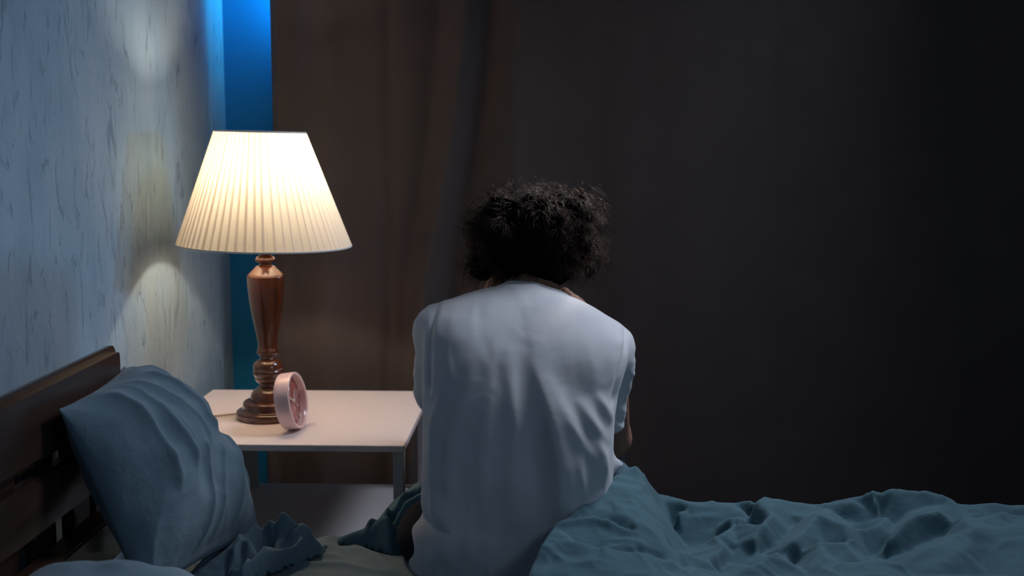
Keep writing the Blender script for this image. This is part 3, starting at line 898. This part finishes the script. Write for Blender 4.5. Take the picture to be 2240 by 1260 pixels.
# measured outline of the back: image row, left and right edge, depth of the silhouette, nearest and farthest depth of the torso
ROWS = [(1275, 908, 1330, 2.26, 2.105, 2.46), (1230, 899, 1334, 2.27, 2.10, 2.46), (1190, 894, 1338, 2.28, 2.10, 2.46), (1150, 897, 1338, 2.28, 2.10, 2.46),
        (1125, 903, 1338, 2.28, 2.10, 2.45), (1104, 934, 1338, 2.28, 2.105, 2.45), (1082, 925, 1338, 2.28, 2.10, 2.44), (1000, 929, 1338, 2.28, 2.10, 2.43), (900, 930, 1342, 2.29, 2.116, 2.43),
        (850, 928, 1350, 2.30, 2.132, 2.44), (800, 927, 1366, 2.31, 2.154, 2.45), (760, 927, 1376, 2.32, 2.178, 2.46), (730, 927, 1372, 2.34, 2.200, 2.47),
        (705, 932, 1345, 2.35, 2.223, 2.47), (685, 943, 1318, 2.355, 2.245, 2.47), (668, 968, 1288, 2.36, 2.270, 2.46), (655, 992, 1258, 2.36, 2.293, 2.45),
        (645, 1022, 1232, 2.36, 2.315, 2.44), (636, 1060, 1205, 2.36, 2.335, 2.43), (628, 1105, 1172, 2.36, 2.350, 2.42)]
TA = []
for py, l, r, Y, yb, yf in ROWS:
    a_ = at(l, py, Y); b_ = at(r, py, Y); TA.append((a_.z, a_.x, b_.x, yb, yf))
TA = np.array(TA)
zz_ = np.linspace(TA[0, 0], TA[-1, 0], 400)
ker = np.exp(-np.linspace(-2.2, 2.2, 15) ** 2); ker /= ker.sum()
TA = np.column_stack([zz_] + [np.convolve(np.pad(np.interp(zz_, TA[:, 0], TA[:, i]), 7, mode='edge'), ker, 'valid') for i in (1, 2, 3, 4)])
kw = np.exp(-np.linspace(-2, 2, 61) ** 2); kw /= kw.sum()
TA[:, 3] = np.convolve(np.pad(TA[:, 3], 30, mode='reflect', reflect_type='odd'), kw, 'valid')
ZT = TA[-1, 0] + .004
def torso(P, inset=0.0):
    z = P[:, 2]
    xl, xr, yb, yf = [np.interp(z, TA[:, 0], TA[:, i]) for i in (1, 2, 3, 4)]
    cx, a = (xl + xr) / 2, (xr - xl) / 2 - inset
    cy, b_ = (yb + yf) / 2, (yf - yb) / 2 - inset
    a = np.maximum(a, .004); b_ = np.maximum(b_, .004)
    n = 2.5
    dx, dy = np.abs(P[:, 0] - cx) / a, np.abs(P[:, 1] - cy) / b_
    g = (dx ** n + dy ** n) ** (1 / n)
    d = (g - 1) * np.minimum(a, b_)
    # slope compensation near the shoulders
    d = d * .75
    top = (z - ZT + inset) * .8
    bot = (.440 + inset - z)
    return np.maximum(np.maximum(d, top), bot)
SLV_L = ((-.225, 2.375, .893), (-.238, 2.470, .735), .052, .052)
SLV_R = ((.108, 2.375, .850), (.098, 2.450, .700), .058, .052)
def shirt_fn(P):
    d = torso(P)
    d = smin(d, rc(P, *SLV_L), .030)
    d = smin(d, rc(P, *SLV_R), .030)
    d = smin(d, rc(P, at(1322, 1012, 2.25), at(1359, 1017, 2.27), .020, .005), .012)
    d = smin(d, rc(P, (-.19, 2.35, .905), (-.225, 2.375, .893), .040, .045), .03)
    return d
def build_shirt(parent):
    v_, f_ = surf(shirt_fn, (-.36, 2.02, .42), (.24, 2.62, 1.02), .0045, 6)
    nr = normals(v_, f_)
    # which part of the cloth
    def tpar(a, b_): a, b_ = np.array(a), np.array(b_); ab = b_ - a; return ((v_ - a) @ ab) / (ab @ ab)
    tor = torso(v_)
    tl, tr = tpar(*SLV_L[:2]), tpar(*SLV_R[:2])
    # folds on the back, in the x-z plane
    back = smooth01(-nr[:, 1], .05, .5)
    P = v_[:, [0, 2]]
    def s(pts, h, wl, wr_, soft=.5, ends=.42):
        q = []
        for a, b_ in pts:
            p = at(a, b_, 2.12); q.append((p.x, p.z))
        return stroke(P, q, h, wl, wr_, soft=soft, ends=ends)
    w_ = 0
    w_ = w_ + s([(1165, 800), (1195, 900), (1210, 965), (1221, 1030), (1228, 1160)], .021, .034, .014)
    w_ = w_ + s([(1110, 790), (1128, 940), (1124, 1060), (1126, 1160)], .011, .018, .018)
    w_ = w_ + s([(1150, 930), (1172, 1030), (1178, 1180)], -.012, .026, .022)
    w_ = w_ + s([(1075, 850), (1062, 1000), (1050, 1120)], .007, .016, .020)
    w_ = w_ + s([(1030, 830), (990, 960), (985, 1080), (970, 1200)], .009, .018, .018)
    w_ = w_ + s([(985, 820), (948, 930), (950, 1060), (965, 1150), (1000, 1230)], .008, .014, .014)
    w_ = w_ + s([(1260, 880), (1285, 930), (1318, 975), (1338, 985)], .011, .016, .014)
    w_ = w_ + s([(1205, 850), (1240, 930), (1290, 1010), (1315, 1060)], .009, .016, .016)
    w_ = w_ + s([(1300, 870), (1325, 920), (1338, 950)], .009, .012, .012)
    w_ = w_ + s([(1290, 960), (1310, 1010), (1320, 1070)], .011, .014, .012)
    w_ = w_ + s([(1250, 980), (1262, 1040), (1275, 1090)], .006, .012, .012)
    w_ = w_ + s([(940, 1110), (985, 1130), (1000, 1170), (975, 1215), (930, 1240)], .014, .018, .022)
    w_ = w_ + s([(1010, 1120), (1030, 1180), (1010, 1250)], .009, .02, .02)
    w_ = w_ + s([(1070, 1150), (1080, 1200), (1070, 1270)], .008, .02, .02)
    w_ = w_ * 1.5
    w_ = w_ + s([(1090, 640), (1130, 652), (1180, 662), (1230, 662)], -.006, .007, .007)
    w_ = w_ + s([(960, 900), (975, 850), (1000, 800)], .005, .02, .02)
    # shoulder blades and spine
    w_ = w_ + s([(1010, 720), (1000, 800), (1020, 860)], .010, .045, .045, soft=1.2)
    w_ = w_ + s([(1290, 740), (1300, 810), (1275, 870)], .010, .045, .045, soft=1.2)
    w_ = w_ + s([(1145, 700), (1140, 800), (1130, 900)], -.006, .035, .035, soft=1.2)
    seam = s([(931, 684), (927, 720), (926, 780), (931, 885)], -.007, .006, .007, ends=.1) + s([(1398, 730), (1380, 790), (1358, 845), (1341, 912)], -.008, .006, .008, ends=.1)
    v_ = v_ + nr * (seam * smooth01(-nr[:, 1], -.3, .2))[:, None]
    low = smooth01(-v_[:, 2], -.80, -.62)
    w_ = w_ + .0040 * low * ridged(np.column_stack([P[:, 0] * 13, P[:, 1] * 3.2]), 90, 2, .6)
    w_ = w_ + .0012 * ridged(np.column_stack([P[:, 0] * 30, P[:, 1] * 16]), 92, 2, .6)
    v_ = v_ + nr * (w_ * back * .8)[:, None]
    v_ = laplace(v_, f_, 3)
    # pinch at the waist, bulge at the hem on the left, small flap at the right
    # sleeve seams and folds
    for (a, b_, t) in ((SLV_R[0], SLV_R[1], tr), (SLV_L[0], SLV_L[1], tl)):
        m = smooth01(tor, .0, .02)
        v_ = v_ + nr * (m * (.005 * ridged(np.column_stack([v_[:, 0] * 18 + v_[:, 2] * 14, v_[:, 2] * 8]), 60, 2, .5)))[:, None] * .5
    on_slv = tor > .006
    dele = (on_slv & (((tl > 1.0) & (v_[:, 0] < -.1)) | ((tr > 1.0) & (v_[:, 0] > 0)))) 
    # neck opening
    a, b_ = np.array(NECK0), np.array(NECK1); ab = b_ - a
    t = np.clip(((v_ - a) @ ab) / (ab @ ab), 0, 2)
    dn = np.linalg.norm((v_ - a - t[:, None] * ab) * np.array([.88, 1, 1]), axis=1)
    dele |= (dn < .066) & (v_[:, 2] > .93)
    dele |= v_[:, 2] < .462
    vv, ff = keep(v_, f_, dele)
    # even out the cut edges
    e = np.concatenate([ff[:, [0, 1]], ff[:, [1, 2]], ff[:, [2, 3]], ff[:, [3, 0]]])
    es = np.sort(e, 1); uq, ct = np.unique(es, axis=0, return_counts=True); be = uq[ct == 1]; bv = np.unique(be)
    nb_ = {}
    for p_, q_ in be: nb_.setdefault(p_, []).append(q_); nb_.setdefault(q_, []).append(p_)
    for _ in range(14):
        nw = {k_: vv[n_].mean(0) for k_, n_ in nb_.items()}
        for k_, c_ in nw.items(): vv[k_] = .5 * vv[k_] + .5 * c_
    o = mesh_obj('t_shirt', vv, ff, M_shirt, parent)
    # ribbed collar along the neck opening
    ck = [k_ for k_ in bv if vv[k_][2] > .90 and abs(vv[k_][0] + .04) < .12]
    seen, loops = set(), []
    for k_ in ck:
        if k_ in seen: continue
        loop, cur = [], k_
        while cur is not None and cur not in seen:
            seen.add(cur); loop.append(cur); cur = next((n_ for n_ in nb_[cur] if n_ not in seen), None)
        loops.append(loop)
    if loops:
        lp = max(loops, key=len); pts = [Vector(vv[k_]) for k_ in lp] + [Vector(vv[lp[0]])]
        c_ = tube('collar', pts[::2] + [pts[-1]], .0042, M_shirt, parent, n=8)
    solidify(o, .0022, 0)
    o['label'] = 'loose pale grey short sleeved t-shirt'
    return o

def hand(P, wrist, palm_dir, knuck, side, curl=1.0, out=None):
    """five-finger hand: wrist point, direction to knuckles, knuckle axis (index->little), curl normal"""
    w_ = Vector(wrist); d = Vector(palm_dir).normalized(); k = Vector(knuck); k = (k - d * k.dot(d)).normalized(); n = Vector(side); n = (n - d * n.dot(d) - k * n.dot(k)).normalized()
    D = rc(P, w_, w_ + d * .045, .024, .026)
    D = smin(D, rc(P, w_ + d * .02 - k * .018, w_ + d * .078 - k * .028, .014, .0115), .012)
    D = smin(D, rc(P, w_ + d * .02 + k * .018, w_ + d * .070 + k * .030, .014, .0105), .012)
    D = smin(D, rc(P, w_ + d * .03, w_ + d * .078, .016, .012), .014)
    F5 = []
    for i, (o_, L) in enumerate(((-.030, .074), (-.010, .082), (.011, .076), (.030, .060))):
        p0 = w_ + d * (.080 - abs(o_) * .15) + k * o_
        a = .35 * curl
        p1 = p0 + (d * math.cos(a) + n * math.sin(a)) * L * .48
        a += .85 * curl
        p2 = p1 + (d * math.cos(a) + n * math.sin(a)) * L * .30
        a += .6 * curl
        p3 = p2 + (d * math.cos(a) + n * math.sin(a)) * L * .22
        r = .0092 - .0008 * (i == 3)
        f = rc(P, p0, p1, r + .001, r); f = smin(f, rc(P, p1, p2, r, r - .0008), .004); f = smin(f, rc(P, p2, p3, r - .0008, r - .0020), .004)
        F5.append(f)
    fd = F5[0]
    for f in F5[1:]: fd = np.minimum(fd, f)
    D = smin(D, fd, .005)
    q0 = w_ + d * .018 - k * .022; q1 = q0 + (d * .55 - k * .62 + n * .45).normalized() * .040; q2 = q1 + (d * .85 - k * .15 + n * .45).normalized() * .032; q3 = q2 + (d * .95 + n * .25 + k * .05).normalized() * .022
    th = smin(rc(P, q0, q1, .016, .0115), rc(P, q1, q2, .0115, .010), .005); th = smin(th, rc(P, q2, q3, .010, .0075), .004)
    return smin(D, th, .006)
ELB_R = (.135, 2.575, .625); WR_R = (.086, 2.600, .855)
ELB_L = (-.215, 2.63, .640); WR_L = (-.172, 2.600, .860)
def body_fn(P):
    d = torso(P, .016)
    # hips, thighs, shins, feet
    for s_, x in ((-1, -.145), (1, .045)):
        kx = x + s_ * .055
        d = smin(d, rc(P, (x, 2.30, .555), (kx, 2.74, .535), .082, .062), .04)
        d = smin(d, rc(P, (kx, 2.74, .520), (kx, 2.77, .10), .056, .040), .03)
        d = smin(d, rc(P, (kx, 2.76, .055), (kx + s_ * .02, 2.93, .035), .034, .030), .03)
    # neck and head, bowed
    d = smin(d, rc(P, NECK0, NECK1, .056, .054), .035)
    hd = ell(P, HEAD, (.076, .098, .095), (-35, 0, 0))
    hd = smin(hd, ell(P, HEAD + np.array((0, .055, -.055)), (.056, .052, .066), (-35, 0, 0)), .03)   # face / jaw
    hd = smin(hd, rc(P, HEAD + np.array((0, .106, -.030)), HEAD + np.array((0, .122, -.072)), .006, .0095), .010)  # nose
    hd = smin(hd, ell(P, HEAD + np.array((0, .085, -.115)), (.022, .012, .008)), .010)                # mouth
    for s_ in (-1, 1):
        hd = smin(hd, ell(P, HEAD + np.array((s_ * .030, .100, -.035)), (.013, .008, .008)), .008)    # eyes
    d = smin(d, hd, .025)
    for s_ in (-1, 1):
        e = ell(P, HEAD + np.array((s_ * .088, .004, -.043)), (.010, .017, .031), (12, s_ * -14, s_ * 18))
        d = smin(d, e, .010)
    # arms
    d = smin(d, rc(P, (.105, 2.36, .86), ELB_R, .045, .036), .03); d = smin(d, rc(P, ELB_R, WR_R, .037, .025), .02)
    d = smin(d, rc(P, (-.215, 2.37, .90), ELB_L, .045, .036), .03); d = smin(d, rc(P, ELB_L, WR_L, .037, .025), .02)
    hr = hand(P, WR_R, (-.36, -.22, .90), (0.25, -.9, -.1), (-.85, .1, -.2), 1.35)
    hl = hand(P, WR_L, (.22, -.30, .90), (-.10, -.9, -.25), (.9, .2, .1), .55)
    d = smin(d, hr, .008); d = smin(d, hl, .008)
    return d
def build_person():
    t = empty('person', (-.05, 2.28, MZ), 'person in a pale t-shirt seen from behind, sitting hunched on the bed edge', 'person')
    v_, f_ = surf(body_fn, (-.40, 2.04, -.01), (.30, 3.02, 1.20), .004, 2)
    # keep the seat on the mattress
    m = v_[:, 1] < 2.5
    v_[m, 2] = np.maximum(v_[m, 2], MZ + .004)
    mesh_obj('body', v_, f_, M_skin, t)
    # trousers: shell over hips and legs
    def leg_fn(P):
        d = np.maximum(torso(P, .008), P[:, 2] - .56)
        for s_, x in ((-1, -.145), (1, .045)):
            kx = x + s_ * .055
            d = smin(d, rc(P, (x, 2.30, .555), (kx, 2.74, .535), .092, .074), .04)
            d = smin(d, rc(P, (kx, 2.74, .520), (kx, 2.77, .07), .068, .058), .03)
        d = smin(d, ell(P, (-.225, 2.31, .505), (.085, .15, .060)), .03)
        return d - .002 * vnoise(P * 22, 3)
    v2, f2 = surf(leg_fn, (-.42, 2.06, .02), (.30, 2.92, .70), .006, 2)
    m = v2[:, 1] < 2.5
    v2[m, 2] = np.maximum(v2[m, 2], MZ + .003)
    o = mesh_obj('trousers', v2, f2, M_denim, t); o['label'] = 'dark trousers'
    build_shirt(t)
    build_hair(t)

# hair mass outline
HC = np.array((-.042, 2.525, 1.090))
def hair_fn(P):
    Q = P - HC
    n = 3.0
    r = np.array((.121, .115, .080))
    g = (np.abs(Q[:, 0] / r[0]) ** n + np.abs(Q[:, 1] / r[1]) ** n + np.abs(Q[:, 2] / r[2]) ** n) ** (1 / n)
    d = (g - 1) * r.min()
    # nape: short tapering hair
    nape = ell(P, HC + np.array((.002, -.052, -.076)), (.066, .050, .056), (-20, 0, 0))
    d = smin(d, nape, .035)
    d = smin(d, ell(P, HC + np.array((-.112, -.005, -.075)), (.022, .030, .038)), .02)
    d = smin(d, ell(P, HC + np.array((.118, -.005, -.070)), (.020, .030, .040)), .02)
    # open the face side
    d = np.maximum(d, -(rc(P, HC + np.array((0, .14, -.10)), HC + np.array((0, .20, -.16)), .09, .09)))
    return d - .011 * vnoise(P * 30, 2) - .006 * vnoise(P * 65, 4)
def build_hair(parent):
    v_, f_ = surf(hair_fn, HC - .22, HC + .22, .004, 1)
    h = mesh_obj('hair', v_, f_, M_scalp, parent); h['label'] = 'dark curly tousled hair'
    nr = normals(v_, f_)
    r = np.random.default_rng(5)
    V, Fc = [], []
    NS = 9000
    # bundle centres give the curls a common direction
    nb = 260
    bi = r.integers(0, len(v_), nb); bc = v_[bi]
    bphase = r.random(nb) * 6.28; brad = .007 + r.random(nb) * .010; bpitch = .020 + r.random(nb) * .02
    bdir = r.normal(0, 1, (nb, 3)); 
    pick = r.integers(0, len(v_), NS * 2); cnt = 0
    for i in pick:
        p = v_[i]; n = nr[i]
        rel = p - HC
        if rel[1] > .09 and rel[2] < 0: continue
        if rel[2] < -.085: continue        # nape stays short
        k = int(np.argmin(((bc - p) ** 2).sum(1)))
        # flow: away from the crown, hanging down at the sides
        flow = np.array([rel[0] * .8, rel[1] * .3, -.6 + .5 * (rel[2] > .05)])
        flow = flow - n * flow.dot(n); flow /= np.linalg.norm(flow) + 1e-6
        dd = bdir[k] - n * bdir[k].dot(n); dd /= np.linalg.norm(dd) + 1e-6
        L = (.018 + .034 * r.random()) * (1.0 if rel[2] > -.05 else .8)
        lift = .12 + .28 * r.random() + (.6 if r.random() < .04 else 0)
        t0 = n * lift + flow * .8 + dd * .55; t0 /= np.linalg.norm(t0)
        s1 = np.cross(t0, n); s1 /= np.linalg.norm(s1) + 1e-6; s2 = np.cross(t0, s1)
        ph = bphase[k] + r.normal(0, .35); rad = brad[k] * (.7 + .6 * r.random()) ; m = 11
        base = p - n * .004
        pts = []
        for j in range(m):
            s = j / (m - 1)
            a = ph + s * L / bpitch[k] * 6.28 * .55
            env = s ** .6
            q = base + t0 * (L * s) + (s1 * (math.cos(a) - math.cos(ph)) + s2 * (math.sin(a) - math.sin(ph))) * rad * env
            q = q - np.array([0, 0, .010]) * s * s
            pts.append(q)
        w_ = .00030 + .00014 * r.random()
        o0 = len(V)
        for j, q in enumerate(pts):
            tg = pts[min(j + 1, m - 1)] - pts[max(j - 1, 0)]; tg = tg / (np.linalg.norm(tg) + 1e-9)
            a_ = np.cross(tg, (0.3, .2, .93)); a_ /= np.linalg.norm(a_) + 1e-9; b_ = np.cross(tg, a_)
            ww = w_ * (1 - .6 * j / (m - 1))
            for c in range(3):
                th = c * 2.0944
                V.append(q + (a_ * math.cos(th) + b_ * math.sin(th)) * ww)
        for j in range(m - 1):
            for c in range(3):
                c2 = (c + 1) % 3
                Fc.append((o0 + j * 3 + c, o0 + j * 3 + c2, o0 + j * 3 + 3 + c2, o0 + j * 3 + 3 + c))
        cnt += 1
        if cnt >= NS: break
    o = mesh_obj('curly_strands', V, Fc, M_hair, h)
    o.matrix_parent_inverse = Matrix.Translation(-Vector(parent.location)) if False else h.matrix_parent_inverse.copy()
    o.parent = h; o.matrix_parent_inverse = Matrix.Identity(4)
build_person()
